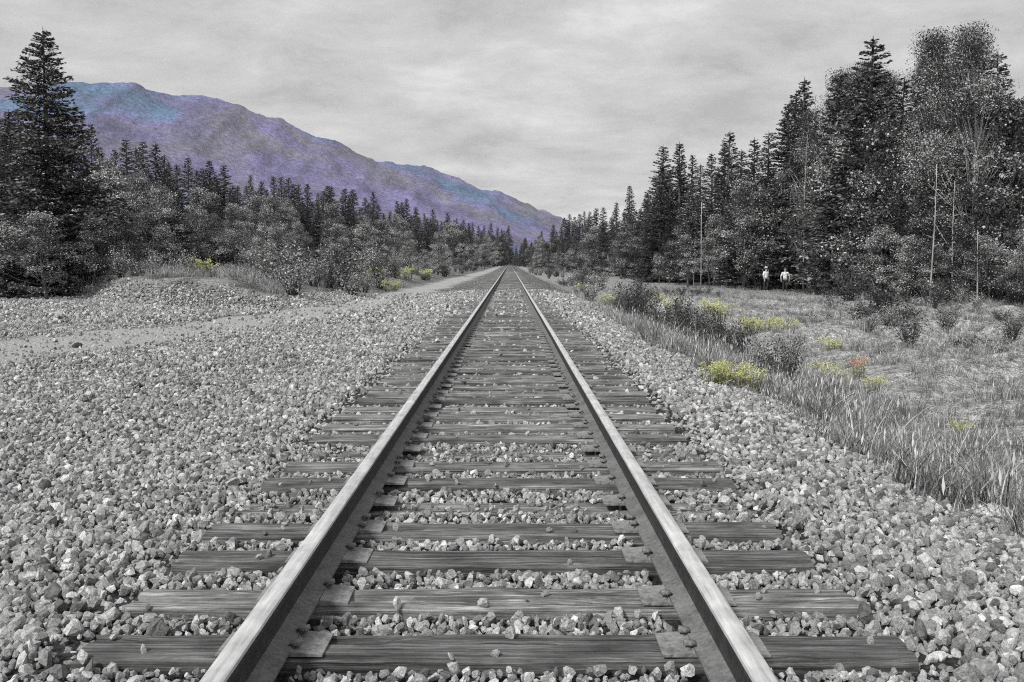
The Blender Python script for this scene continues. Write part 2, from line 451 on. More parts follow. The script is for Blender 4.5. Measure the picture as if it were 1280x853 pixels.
stones(8, 14, .038, .0235, .56, 0, 1.5)
stones(8, 14, .044, .0265, .56, 1.5)
stones(14, 24, .054, .0305, .56)
stones(24, 48, .092, .047, .56)
pts = np.concatenate(P_); ss = np.concatenate(S_); n = len(pts)
print('stones', n)
rocks = [rock_mesh('ballast_%d' % k, 40 + k, 20) for k in range(14)]
scl = ss[:, None] * R.uniform(.8, 1.2, (n, 3))
g = scatter('gravel', pts, R.uniform(-PI, PI, (n, 3)) * np.array([.7, .7, 1]), scl, R.integers(0, 14, n), rocks, M['stone'])
tag(g, 'angular grey crushed-stone ballast spread around and between the ties', kind='stuff')

# ------------------------------------------------------------------ railway
def rail_mesh(name, sgn):
    # half profile of a flat-bottomed rail, x outwards from the web, z from the foot
    half = [(.0, .0), (.076, .0), (.076, .010), (.040, .022), (.012, .036), (.0085, .050), (.0085, .112), (.013, .126), (.034, .134), (.0355, .140), (.0355, .158), (.0325, .166), (.024, .171), (.0, .1725)]
    prof = half[1:-1] + [(0, .1725)] + [(-x, z) for x, z in half[1:-1]][::-1]
    prof = [(x, z) for x, z in prof]
    ys = [-1.5] + list(np.arange(1, 60, 1.0)) + list(np.arange(60, 460, 8.0))
    V, q, mi = [], [], []
    m = len(prof)
    for i, y in enumerate(ys):
        w = (fbm(np.array([y * .11]), np.array([sgn * 5.0]), 70)[0] - .5) * .012
        for x, z in prof: V.append((x + w, y, z))
    for i in range(len(ys) - 1):
        for k in range(m):
            k2 = (k + 1) % m
            q.append((i * m + k, (i + 1) * m + k, (i + 1) * m + k2, i * m + k2))
            zt = min(prof[k][1], prof[k2][1])
            mi.append(1 if zt >= .1575 else (2 if zt < .034 else 0))
    bm = bmesh.new(); vs = [bm.verts.new(v) for v in V]; fs = [bm.faces.new([vs[j] for j in f]) for f in q]
    bm.faces.new(vs[:m])
    for f, k in zip(fs, mi): f.material_index = k; f.smooth = True
    bmesh.ops.recalc_face_normals(bm, faces=bm.faces)
    me = bpy.data.meshes.new(name); bm.to_mesh(me); bm.free()
    me.materials.append(M['rail_side']); me.materials.append(M['rail_top']); me.materials.append(M['rail_foot'])
    me.set_sharp_from_angle(angle=math.radians(32))
    return me
RAIL_Z = .016
for sgn, lab in ((-1, 'steel rail with bright worn top on the side of the wide gravel yard'), (1, 'steel rail with bright worn top on the side of the tall grass')):
    o = obj('rail', rail_mesh('rail', sgn)); o.location = (sgn * .7525, 0, RAIL_Z)
    tag(o, lab, 'rail', 'rails of the railway track')

def tie_mesh(seed):
    r = np.random.default_rng(seed)
    xs = np.linspace(-TIE_L / 2, TIE_L / 2, 60)
    prof = [(-.5, 0), (-.5, .5), (-.49, .93), (-.44, 1), (-.25, 1), (-.08, 1), (.1, 1), (.27, 1), (.44, 1), (.49, .93), (.5, .5), (.5, 0)]
    V = []
    ph = r.uniform(0, 50, len(prof))
    crack = r.integers(4, 8)
    for i, x in enumerate(xs):
        for k, (a, b) in enumerate(prof):
            dz = (vnoise(x * 3.5, ph[k], seed) - .5) * .010 + (vnoise(x * 14, ph[k], seed + 3) - .5) * .006
            if k == crack: dz -= .018 * sm((vnoise(x * 1.3, 7.7, seed + 9) - .35) * 4)
            if k == 3 + (crack + 2) % 6: dz -= .012 * sm((vnoise(x * 1.7, 3.1, seed + 19) - .5) * 5)
            dy = (vnoise(x * 4, ph[k] + 9, seed + 5) - .5) * .012
            endw = .012 * (vnoise(0.0, ph[k] * 3 + (0 if i == 0 else 40), seed) - .5) if i in (0, 59) else 0
            V.append((x + endw * 2, a * TIE_W + dy, -TIE_H + b * TIE_H + (dz if b > .4 else 0)))
    m = len(prof); q = []
    for i in range(59):
        for k in range(m - 1): q.append((i * m + k, (i + 1) * m + k, (i + 1) * m + k + 1, i * m + k + 1))
    bm = bmesh.new(); vs = [bm.verts.new(tuple(float(c) for c in v)) for v in V]
    for f in q: bm.faces.new([vs[j] for j in f])
    bm.faces.new(vs[:m]); bm.faces.new(vs[-m:])
    bmesh.ops.recalc_face_normals(bm, faces=bm.faces)
    me = bpy.data.meshes.new('railway_tie'); bm.to_mesh(me); bm.free(); me.materials.append(M['tie'])
    return me
def plate_mesh():
    bm = bmesh.new()
    prof = [(-.185, 0), (-.185, .007), (-.082, .016), (-.079, .022), (-.0775, .0145), (.0775, .0145), (.079, .022), (.082, .016), (.175, .007), (.175, 0)]
    rings = [[bm.verts.new((x, y, z)) for x, z in prof] for y in (-.096, .096)]
    for k in range(len(prof) - 1): bm.faces.new((rings[0][k], rings[1][k], rings[1][k + 1], rings[0][k + 1]))
    for rg in rings: bm.faces.new(rg)
    bmesh.ops.recalc_face_normals(bm, faces=bm.faces)
    me = bpy.data.meshes.new('tie_plate'); bm.to_mesh(me); bm.free(); me.materials.append(M['plate']); return me
def spike_mesh():
    b = MB()
    b.box((-.008, -.008, -.05), (.008, .008, .026))
    V = np.array([(-.028, -.015, .024), (.016, -.016, .024), (.016, .016, .024), (-.028, .015, .024), (-.022, -.010, .036), (.012, -.012, .040), (.012, .012, .040), (-.022, .010, .036)])
    b.add(V, [(3, 2, 1, 0), (4, 5, 6, 7), (0, 1, 5, 4), (1, 2, 6, 5), (2, 3, 7, 6), (3, 0, 4, 7)])
    me = b.mesh('spike'); me.materials.append(M['spike']); return me
tmeshes = [tie_mesh(300 + k) for k in range(9)]; pm = plate_mesh(); spm = spike_mesh()
near_names = ['nearest of all at the bottom edge', 'the second from the camera, splintered', 'the third from the camera', 'the fourth from the camera',
              'the nearest one half sunk under gravel', 'the first beyond the nearest half-sunk one', 'the second beyond the nearest half-sunk one', 'the farther one of two half-sunk ones']
for k in range(N_TIES):
    y, sink, rz, dx = tie_info(k)
    o = obj('railway_tie', tmeshes[k % 9] if k < 9 else tmeshes[rnd.randrange(9)])
    o.location = (dx, y, -sink); o.rotation_euler = (0, 0, rz)
    lab = 'dark weathered wooden tie across the track, ' + near_names[k] if k < len(near_names) else (
        'dark wooden tie in the middle stretch of track, a thin bar between gravel' if k < 60 else 'wooden tie far up the track, only a faint line between the rails')
    tag(o, lab, 'railway tie', 'wooden ties under the rails')
    if k < 70:
        for sgn in (-1, 1):
            p = obj('tie_plate', pm, parent=o); p.location = (sgn * .7525 - dx, rnd.uniform(-.008, .008), sink + .0005); p.rotation_euler = (0, 0, (PI if sgn < 0 else 0) + rnd.uniform(-.02, .02))
            if k < 30:
                for side, yy in ((-1, -.055), (1, .055), (1, -.05) if k % 3 else (-1, .06)):
                    s = obj('spike', spm, parent=p); s.location = (side * .094, yy, .004 + rnd.uniform(0, .01))
                    s.rotation_euler = (0, 0, (0 if side > 0 else PI) + rnd.uniform(-.2, .2))
b = MB()
for k in range(N_TIES, 880):
    y = TIE0 + k * TIE_STEP; b.box((-TIE_L / 2, y - TIE_W / 2, -.1), (TIE_L / 2, y + TIE_W / 2, 0))
tag(obj('far_ties', b.mesh('far_ties'), M['tie']), 'run of ties at the vanishing end of the track', kind='stuff')

# ------------------------------------------------------------------ vegetation shapes
def quads(cen, size, aspect, axis, jit, r):
    """leaf-like diamonds: centres (n,3), axis (n,3) main direction"""
    n = len(cen)
    a = axis + r.normal(0, jit, (n, 3)); a /= np.linalg.norm(a, axis=1, keepdims=True) + 1e-9
    t = r.normal(0, 1, (n, 3)); b = np.cross(a, t); b /= np.linalg.norm(b, axis=1, keepdims=True) + 1e-9
    s = size[:, None]; w = (size * aspect)[:, None]
    V = np.stack([cen - a * s * .5, cen + b * w * .5, cen + a * s * .5, cen - b * w * .5], 1).reshape(-1, 3)
    q = np.arange(n * 4).reshape(n, 4)
    return V, q

def spruce(seed, H=10.0, Rb=1.9, nb=300, bare=.06, droop=.35, dens=1.0, power=.8):
    r = np.random.default_rng(seed); b = MB()
    lean = r.uniform(-.15, .15, 2)
    tr = MB(); zs = np.linspace(0, H, 9)
    tr.tube([(lean[0] * (z / H) ** 2, lean[1] * (z / H) ** 2, z) for z in zs], [.017 * H * (1 - z / H) ** .8 + .012 for z in zs], 7)
    C_, A_, S_l = [], [], []
    sector = r.uniform(.55, 1.2, 12)
    for i in range(nb):
        t = bare + (1 - bare) * ((i + r.uniform(0, 1)) / nb) ** .92
        t = min(t, .995)
        az = r.uniform(0, 2 * PI)
        L = Rb * (1 - t) ** power * r.uniform(.6, 1.15) * sector[int((az / (2 * PI) * 6 + t * 5)) % 12] + .22
        if r.uniform() < .05: L *= .3
        up = .5 - droop * 2.2 * (1 - t) if t < .8 else .6
        n = max(12, int(L / .024 * dens))
        u = np.sqrt(r.uniform(.02, 1, n)) ** (1.2)
        ox = np.cos(az) * u * L; oy = np.sin(az) * u * L
        oz = t * H + (up * u * .45 - droop * .35 * u ** 2 + .12 * u ** 3) * L
        sw = r.normal(0, 1, n) * .2 * L * u * (1.15 - u * .6)
        c = np.stack([ox - np.sin(az) * sw, oy + np.cos(az) * sw, oz - np.abs(r.normal(0, .05, n)) * L * .7], -1)
        c[:, 0] += lean[0] * t * t; c[:, 1] += lean[1] * t * t
        a = np.stack([np.cos(az) + np.zeros(n) - np.sin(az) * np.sign(sw) * .7, np.sin(az) + np.cos(az) * np.sign(sw) * .7, np.full(n, -.15)], -1)
        C_.append(c); A_.append(a); S_l.append(r.uniform(.11, .30, n) * (.6 + .4 * (1 - t)))
    c, a, s = np.concatenate(C_), np.concatenate(A_), np.concatenate(S_l)
    V, q = quads(c, s, .42, a, .35, r)
    sh = np.clip(r.beta(1.1, 1.8, len(q)), 0, 1)
    b.add(V, q, None, sh)
    # the leading shoot
    b.tube([(lean[0], lean[1], H * .95), (lean[0], lean[1], H * 1.02)], [.05, .01], 4, .3)
    return tr.mesh('spruce_trunk', True), b.mesh('spruce_crown')

def broadleaf(seed, H=8.0, W=2.4, low=.18, nclump=60, per=210, leaf=(.06, .15), trunk_r=.10, tall=1.0):
    r = np.random.default_rng(seed); tr = MB(); cr = MB()
    bend = r.uniform(-.5, .5, 2)
    axis = lambda t: np.array([bend[0] * t * t + .12 * math.sin(5 * t + seed), bend[1] * t * t + .12 * math.cos(4 * t + seed), t * H])
    ts = np.linspace(0, .97, 10)
    tr.tube([tuple(axis(t)) for t in ts], [trunk_r * (1 - t) ** .7 + .012 for t in ts], 7)
    cen = []
    for i in range(nclump):
        t = low + (1 - low) * r.uniform(0, 1) ** .85
        tt = (t - low) / (1 - low)
        az = r.uniform(0, 2 * PI)
        env = W * (math.sin(PI * (tt * .86 + .12)) ** .7) * (1.2 - .62 * tt) * (.45 + 1.0 * float(vnoise(az * .95, tt * 4.5, seed + 5))); rad = env * math.sqrt(r.uniform(.05, 1)) * r.uniform(.6, 1.1)
        p = axis(t) + np.array([math.cos(az) * rad, math.sin(az) * rad, r.normal(0, .2)])
        cen.append((p, t))
        if i % 2 == 0:
            s = axis(max(.06, t - .16 - .1 * r.uniform())); m = (s + p) / 2 + np.array([0, 0, -.1 * rad])
            tr.tube([tuple(s), tuple(m), tuple(p)], [.028 * H / 8 * (1.1 - t) + .01, .018, .007], 5)
    Cc, Aa, Sz, Sh = [], [], [], []
    for p, t in cen:
        n = int(per * r.uniform(.5, 1.4)); sp = r.uniform(.18, .40) * (H / 8) ** .3
        d = np.clip(r.normal(0, 1, (n, 3)), -1.7, 1.7) * np.array([sp, sp, sp * .72])
        Cc.append(p + d); Aa.append(r.normal(0, 1, (n, 3))); Sz.append(r.uniform(leaf[0], leaf[1], n))
        Sh.append(np.clip(r.beta(1.2, 1.7, n) * r.uniform(.4, 1.45), 0, 1))
    V, q = quads(np.concatenate(Cc), np.concatenate(Sz), .7, np.concatenate(Aa), .2, r)
    cr.add(V, q, None, np.concatenate(Sh))
    return tr.mesh('tree_trunk', True), cr.mesh('tree_crown')

def shrub(seed, H=1.6, W=1.1, nst=16, per=70, leaf=(.05, .13)):
    r = np.random.default_rng(seed); st = MB(); cr = MB(); Cc, Aa, Sz = [], [], []
    for i in range(nst):
        az = r.uniform(0, 2 * PI); L = H * r.uniform(.55, 1.05); out = W * r.uniform(.15, .75)
        p0 = np.array([math.cos(az) * .08, math.sin(az) * .08, -.05]); p2 = np.array([math.cos(az) * out, math.sin(az) * out, L]); p1 = (p0 + p2) / 2 + np.array([0, 0, .12 * H])
        st.tube([tuple(p0), tuple(p1), tuple(p2)], [.018, .012, .004], 5)
        n = int(per * r.uniform(.6, 1.3)); u = r.uniform(.18, 1.08, n)[:, None]
        c = p0 * (1 - u) ** 2 + 2 * p1 * u * (1 - u) + p2 * u ** 2 + r.normal(0, .11 * (W + H) / 2.6, (n, 3))
        c[:, 2] = np.abs(c[:, 2]) + .02
        Cc.append(c); Aa.append(r.normal(0, 1, (n, 3)) + np.array([0, 0, .4])); Sz.append(r.uniform(*leaf, n))
    V, q = quads(np.concatenate(Cc), np.concatenate(Sz), .5, np.concatenate(Aa), .2, r)
    cr.add(V, q, None, np.clip(r.beta(1.2, 1.9, len(q)), 0, 1))
    return st.mesh('shrub_stems', True), cr.mesh('shrub_leaves')

def tuft(seed, H=.55, nb=34, spread=.16, wid=.009):
    r = np.random.default_rng(seed); b = MB()
    for i in range(nb):
        az = r.uniform(0, 2 * PI); h = H * r.uniform(.4, 1.1); o = spread * math.sqrt(r.uniform()); lean = h * r.uniform(.1, 1.15)
        bx, by = math.cos(az * 3) * o, math.sin(az * 3) * o
        dx, dy = math.cos(az), math.sin(az); w = wid * r.uniform(.6, 1.3)
        px, py = -dy * w / 2, dx * w / 2
        P = [(bx + dx * lean * u * u, by + dy * lean * u * u, h * (u - .25 * u * u * lean / h) - .03) for u in (0, .4, .75, 1)]
        V = []
        for j, p in enumerate(P[:-1]):
            f = (1, .85, .55)[j]; V += [(p[0] - px * f, p[1] - py * f, p[2]), (p[0] + px * f, p[1] + py * f, p[2])]
        V.append(P[-1])
        b.add(V, [(0, 1, 3, 2), (2, 3, 5, 4)], [(4, 5, 6)], float(np.clip(r.beta(1.3, 1.6), 0, 1)))
        if r.uniform() < .14:
            q = P[-1]; sz = .03
            b.add([(q[0], q[1], q[2] - .05), (q[0] + .008, q[1], q[2]), (q[0], q[1] + .004, q[2] + .06), (q[0] - .008, q[1], q[2])], [(0, 1, 2, 3)], None, .85)
    return b.mesh('grass_tuft')

SPR = [spruce(1, 10, 2.5, 400), spruce(2, 10, 2.1, 380), spruce(3, 10, 1.8, 380, power=.7), spruce(4, 10, 2.8, 420, .03), spruce(5, 10, 1.6, 340, .08), spruce(6, 10, 2.2, 380, .06, .2)]
BIG = spruce(20, 12, 3.3, 620, .03, .3, 1.3)
BRD = [broadleaf(1), broadleaf(2, W=2.0, nclump=52), broadleaf(3, W=2.9, low=.1, nclump=75), broadleaf(4, W=1.6, low=.25, nclump=46), broadleaf(5, W=2.3, low=.08, nclump=70), broadleaf(6, W=2.0, low=.3, nclump=55)]
TALLB = [broadleaf(11, 13, 2.7, .14, 230, 250, (.04, .105), .16), broadleaf(12, 13, 2.2, .16, 210, 250, (.04, .105), .15), broadleaf(13, 13, 3.1, .14, 250, 250, (.04, .105), .17)]
SHB = [shrub(1), shrub(2, 1.3, 1.3), shrub(3, 2.0, 1.0), shrub(4, 1.5, 1.5, 22)]
for s in SPR: s[0].materials.append(M['bark']); s[1].materials.append(M['needles'])
BIG[0].materials.append(M['bark']); BIG[1].materials.append(M['needles'])
SPRP = []
for s in (SPR[1], SPR[4], SPR[5]):
    c = s[1].copy(); c.materials.clear(); c.materials.append(M['needles_pale']); SPRP.append((s[0], c))
for s in BRD: s[0].materials.append(M['bark']); s[1].materials.append(M['leaves'])
for s in TALLB: s[0].materials.append(M['pale_bark']); s[1].materials.append(M['leaves_dark'])
BRDD = []
for s in BRD:
    c = s[1].copy(); c.materials.clear(); c.materials.append(M['leaves_dark']); BRDD.append((s[0], c))
for s in SHB: s[0].materials.append(M['bark']); s[1].materials.append(M['leaves'])
WEED = []
for s in SHB:
    c = s[1].copy(); c.materials.clear(); c.materials.append(M['weed']); WEED.append((s[0], c))

def plant(name, pair, x, y, h, h0, label, cat, group, wide=1.0, parts=('trunk', 'crown'), sunk=.1):
    z = hz(x, y)
    t = empty(name, (x, y, z - sunk), rnd.uniform(0, 6.28))
    s = h / h0
    t.scale = (s * wide, s * wide, s)
    obj(parts[0], pair[0], parent=t); obj(parts[1], pair[1], parent=t)
    return tag(t, label, cat, group)

def by_top(name, pair, px, d, py, h0, label, cat, group, wide=1.0, **k):
    x = at(px, d); h = top_of(py, d) - hz(x, d)
    return plant(name, pair, x, d, max(h, 1.0), h0, label, cat, group, wide, **k)

# ------------------------------------------------------------------ the woods
# left: heroes
by_top('spruce_tree', BIG, 66, 42, 40, 12.2, 'tallest dark spruce at the edge of the gravel yard, standing above everything near it', 'tree', None, 1.12)
by_top('spruce_tree', SPR[3], -40, 45, 110, 10.2, 'broad dark spruce beside the tallest spruce at the picture edge', 'tree', None, 1.1)
by_top('spruce_tree', SPR[0], 20, 50, 150, 10.2, 'dark spruce behind the tallest spruce, mostly hidden by it', 'tree', None, 1.2)
by_top('broadleaf_tree', BRD[2], 60, 38.5, 268, 8, 'wide bushy tree with pale leaves under the tallest spruce', 'tree', None, 1.75)
by_top('broadleaf_tree', BRD[4], -30, 39, 240, 8, 'leafy bush-like tree left of the wide bushy tree under the tallest spruce', 'tree', None, 1.5)
by_top('broadleaf_tree', BRDD[2], 118, 41, 275, 8, 'darker bushy tree right of the wide bushy tree under the tallest spruce', 'tree', None, 1.5)

LS = lambda px: np.interp(px, [-150, 60, 110, 200, 300, 400, 500, 560, 600, 625, 640], [120, 150, 160, 186, 220, 236, 255, 268, 283, 290, 293])
LD = lambda px: np.interp(px, [-150, 110, 250, 400, 500, 560, 600, 620, 640], [58, 62, 80, 110, 150, 205, 320, 420, 520])
px = -150.0; k = 0
while px < 636:
    d = LD(px) * rnd.uniform(1.0, 1.25)
    wpx = 1.55 / d * F * 1.0
    by_top('spruce_tree', SPR[rnd.choice([1, 2, 2, 4, 4, 5])], px, d, LS(px) + rnd.uniform(-10, 16), 10.2,
           'slender dark spruce whose tip makes the ragged skyline of the wood below the mountain', 'tree', 'skyline spruces of the wood below the mountain', rnd.uniform(.8, 1.15))
    px += max(wpx * rnd.uniform(.3, .62), 2.8)
px = -140.0
while px < 632:
    d = LD(px) * rnd.uniform(.86, .98)
    top = LS(px) + (329 - LS(px)) * rnd.uniform(.03, .26)
    if rnd.random() < .62:
        by_top('spruce_tree', rnd.choice(SPR), px, d, top, 10.2, 'shorter dark spruce standing among leafy trees in the wood below the mountain', 'tree', 'shorter spruces of the wood below the mountain', rnd.uniform(.9, 1.25))
    else:
        by_top('broadleaf_tree', rnd.choice(BRD), px, d, top + (329 - top) * .16, 8, 'pale leafy tree standing among spruces inside the wood below the mountain', 'tree', 'inner leafy trees of the wood below the mountain', rnd.uniform(1.0, 1.4))
    px += max(2.3 / d * F * rnd.uniform(.42, .8), 3.5)
px = 130.0
while px < 622:
    d = np.interp(px, [120, 330, 420, 500, 560, 600, 622], [44, 47, 55, 78, 120, 200, 330]) * rnd.uniform(.95, 1.12)
    top = np.interp(px, [120, 200, 300, 400, 500, 560, 622], [262, 238, 262, 285, 296, 306, 318]) + rnd.uniform(-14, 16)
    by_top('broadleaf_tree', rnd.choice(BRD), px, d, top, 8, 'low bright leafy tree on the bank in front of the wood below the mountain', 'tree', 'bright leafy trees on the bank', rnd.uniform(1.0, 1.5))
    px += max(2.2 / d * F * rnd.uniform(.5, .95), 4.5)

# right
RS_PX = [640, 660, 690, 705, 720, 745, 770, 785, 800, 815, 828, 845, 870, 905, 930, 960, 985, 1000, 1020, 1045, 1080, 1100, 1140, 1165, 1215, 1250, 1262, 1300, 1400]
RS_PY = [300, 290, 276, 263, 256, 252, 250, 236, 240, 215, 190, 186, 192, 170, 178, 150, 118, 110, 124, 98, 58, 78, 72, 48, 40, 66, 110, 130, 110]
RS = lambda px: np.interp(px, RS_PX, RS_PY)
RD = lambda px: np.interp(px, [640, 660, 670, 700, 745, 825, 950, 1100, 1280, 1420], [520, 440, 380, 240, 165, 108, 76, 56, 44, 40])
heroR = [(785, 150, 231, SPR[1], 'pointed dark spruce standing clear of the low far trees right of the track', .9), (827, 110, 182, SPR[2], 'tall narrow dark spruce at the near end of the far row, left of its twin', 1.1),
         (848, 108, 178, SPR[1], 'tall narrow dark spruce, right one of the twin spruces over the bleached pole', 1.0), (906, 92, 164, SPR[2], 'dark spruce between the twin spruces and the feathery group above the two people', 1.1),
         (1000, 74, 100, SPRP[0], 'tall feathery spruce above the two people, highest of its clump', 1.0), (986, 78, 116, SPRP[1], 'feathery narrow spruce just left of the highest one above the two people', 1.1)]
for p, d, py, pr, lab, w in heroR: by_top('spruce_tree', pr, p, d, py, 10.2, lab, 'tree', None, w)
for p, d, py, pr, lab, w in [(1080, 58, 50, SPR[5], 'broad dark spruce left of the two tall leafy trees on the grassy side', 1.25), (1215, 48, 34, TALLB[2], 'tallest broad dark leafy tree at the edge of the wood on the grassy side', 1.05),
                             (1160, 52, 46, TALLB[0], 'tall dark leafy tree touching the tallest broad one on its inner side', 1.0), (1045, 62, 92, SPRP[2], 'feathery spruce between the broad dark spruce and the highest above the two people', 1.1)]:
    by_top('broadleaf_tree' if pr in TALLB else 'spruce_tree', pr, p, d, py, 13.3 if pr in TALLB else 10.2, lab, 'tree', None, w)
px = 645.0
while px < 1420:
    d = RD(px) * rnd.uniform(1.02, 1.22)
    top = RS(px) + rnd.uniform(2, 26)
    if px > 1010 and rnd.random() < .3:
        by_top('broadleaf_tree', rnd.choice(TALLB), px, d, top, 13.3, 'tall dark leafy tree deep in the wood on the grassy side', 'tree', 'tall leafy trees of the wood on the grassy side', rnd.uniform(.85, 1.1))
    else:
        by_top('spruce_tree', rnd.choice(SPR if rnd.random() < .6 else SPRP), px, d, top, 10.2, 'tall spruce whose tip shows in the skyline of the wood on the grassy side', 'tree', 'skyline spruces of the wood on the grassy side', rnd.uniform(.85, 1.2))
    px += max(1.9 / d * F * rnd.uniform(.45, .8), 4)
px = 660.0
while px < 1400:
    d = RD(px) * rnd.uniform(.9, 1.02)
    if 925 < px < 1015: d = max(d, 76)
    top = RS(px) + (329 - RS(px)) * rnd.uniform(.22, .62)
    if rnd.random() < .5:
        by_top('broadleaf_tree', rnd.choice(BRDD if rnd.random() < .45 else BRD), px, d, top, 8, 'medium leafy tree under the tall trees of the wood on the grassy side', 'tree', 'medium leafy trees of the wood on the grassy side', rnd.uniform(.9, 1.2))
    else:
        by_top('spruce_tree', rnd.choice(SPR if rnd.random() < .6 else SPRP), px, d, top, 10.2, 'young spruce under the tall trees of the wood on the grassy side', 'tree', 'young spruces of the wood on the grassy side', rnd.uniform(1.0, 1.3))
    px += max(2.0 / d * F * rnd.uniform(.45, .85), 5)
px = 664.0
while px < 1400:
    d = RD(px) * rnd.uniform(.84, .93)
    if 915 < px < 1025: d = max(d, 78)
    top = np.interp(px, [660, 760, 900, 1000, 1280], [316, 306, 306, 300, 290]) + rnd.uniform(-12, 12)
    by_top('broadleaf_tree', rnd.choice(BRDD if rnd.random() < .4 else BRD), px, d, top, 8, 'low dark leafy tree at the foot of the wood on the grassy side', 'tree', 'low leafy trees at the foot of the wood', rnd.uniform(1.2, 1.8))
    px += max(2.2 / d * F * rnd.uniform(.5, .9), 6)

# bare pale trunks
def bare_trunk(seed, H, r0):
    r = np.random.default_rng(seed); b = MB(); zs = np.linspace(0, H, 8)
    b.tube([(.05 * math.sin(z * .6 + seed), .05 * math.cos(z * .5), z) for z in zs], [r0 * (1 - .72 * z / H) for z in zs], 8)
    tw = MB()
    for i in range(7):
        z = H * r.uniform(.35, .98); az = r.uniform(0, 6.28); L = r.uniform(.25, .7)
        tw.tube([(0, 0, z), (math.cos(az) * L, math.sin(az) * L, z + .15)], [.018, .005], 4)
    return b.mesh('bare_trunk', True), tw.mesh('twigs', True)
for i, (p, d, yb, yt, lab) in enumerate([(875, 84, 352, 252, 'bleached bare pole of a dead tree standing before the dark spruces'), (866, 86, 350, 300, 'short bleached bare stem just left of the bleached pole'),
                           (1165, 45, 380, 205, 'thin white bare trunk before the tallest broad leafy tree'), (1190, 46, 385, 225, 'thin white bare trunk right beside the other white trunk, slightly shorter'),
                           (1222, 41, 372, 285, 'short white leaning trunk low at the edge of the wood'), (1003, 70, 340, 170, 'thin white bare trunk rising behind the two people'),
                           (1045, 62, 358, 310, 'pair-like thin pale stem low in the wood right of the two people')]):
    x = at(p, d); z = hz(x, d); H = top_of(yt, d) - z
    t = empty('dead_tree', (x, d, z - .1)); t.rotation_euler = (rnd.uniform(-.03, .03), rnd.uniform(-.02, .02) - (.06 if i == 4 else 0), rnd.uniform(0, 6))
    a, bb = bare_trunk(i, H, .075 if i == 0 else .045)
    obj('trunk', a, M['dead_wood'], t); obj('twigs', bb, M['dead_wood'], t)
    tag(t, lab, 'dead tree', 'bare pale trunks at the edge of the wood')

# far wood that closes the valley behind the end of the track: one mass
far = []
for i in range(420):
    y = R.uniform(560, 1100); x = R.uniform(-.30, .26) * y
    if abs(x) < 6 and y < 600: continue
    far.append((x, y, hz(x, y) - .3))
far = np.array(far); n = len(far)
sc = R.uniform(1.3, 2.0, n); sc = np.where(np.abs(far[:, 0]) < 60, sc * .95, sc)
fw = scatter('far_woods', far, np.stack([np.zeros(n), np.zeros(n), R.uniform(0, 6, n)], -1), np.stack([sc * 1.2, sc * 1.2, sc], -1), R.integers(0, 6, n), [s[1].copy() for s in SPR], M['needles'])
tag(fw, 'dark distant spruce wood closing the valley beyond the end of the track', kind='stuff')

spots = [(255, 345, 'yellow flowers on the bank top below the bright leafy trees', 1.0), (470, 346, 'yellow flowers in the brush beside the far gravel strip, nearest the dark round shrub', 1.1), (506, 345, 'yellow flowers in the brush farther along the far gravel strip', 1.2), (532, 346, 'yellow flowers at the far end of the brush along the gravel strip', 1.2), (489, 359, 'yellow flowers low on the edge of the far gravel strip', .8),
         (726, 360, 'farthest yellow flowers on the grassy side, close to the ballast edge', 1.0), (760, 376, 'yellow flowers beside the ballast edge before the tall weeds', .9), (825, 377, 'yellow flowers behind the tall weeds, left one of a pair', .9), (840, 377, 'yellow flowers behind the tall weeds, right one of a pair', .9),
         (888, 392, 'yellow flowers in the meadow below and left of the two people', .9), (903, 393, 'yellow flowers in the meadow just right of those below the two people', .8), (940, 408, 'yellow flowers in the middle of the meadow, left end of a long patch', .9), (960, 409, 'yellow flowers in the middle of the long meadow patch', .9), (982, 409, 'yellow flowers at the right end of the long meadow patch', .9),
         (1040, 425, 'lone yellow flowers in the meadow beyond the orange blossoms', .8), (893, 458, 'yellow flowers at the ballast side among long grass, left end of their row', .62), (915, 458, 'yellow flowers at the ballast side, middle of their row', .62), (935, 464, 'yellow flowers at the ballast side, right end of their row', .62),
         (1035, 460, 'bright yellow flowers left of the orange blossoms', .7), (1052, 464, 'bright yellow flowers right next to the orange blossoms', .6), (1097, 471, 'small yellow flowers below and right of the orange blossoms', .5), (1208, 521, 'nearest yellow flowers, alone in the long grass', .38)]
# ------------------------------------------------------------------ shrubs and weeds
for i in range(46):                         # brush along the gravel edge on the left
    d = rnd.uniform(35, 150); x = rnd.uniform(-10.5, -7.0) - (rnd.uniform(0, 3) if d > 45 else 0)
    plant('shrub', rnd.choice(SHB), x, d, rnd.uniform(.7, 1.9), 1.6, 'low leafy shrub on the bank beside the gravel yard', 'shrub', 'shrubs on the bank beside the gravel yard', rnd.uniform(.9, 1.4), ('stems', 'leaves'), .03)
for i in range(26):                         # top of the bank
    p = rnd.uniform(125, 410); d = rnd.uniform(40, 45); x = at(p, d)
    plant('shrub', rnd.choice(SHB), x, d, rnd.uniform(.5, 1.2), 1.6, 'small shrub on top of the bare bank before the bright leafy trees', 'shrub', 'small shrubs on top of the bank', rnd.uniform(1, 1.5), ('stems', 'leaves'), .03)
plant('shrub', WEED[3], at(425, 47), 47, 2.2, 1.6, 'dark round shrub at the corner where the bank meets the gravel strip', 'shrub', None, 1.5, ('stems', 'leaves'), .03)
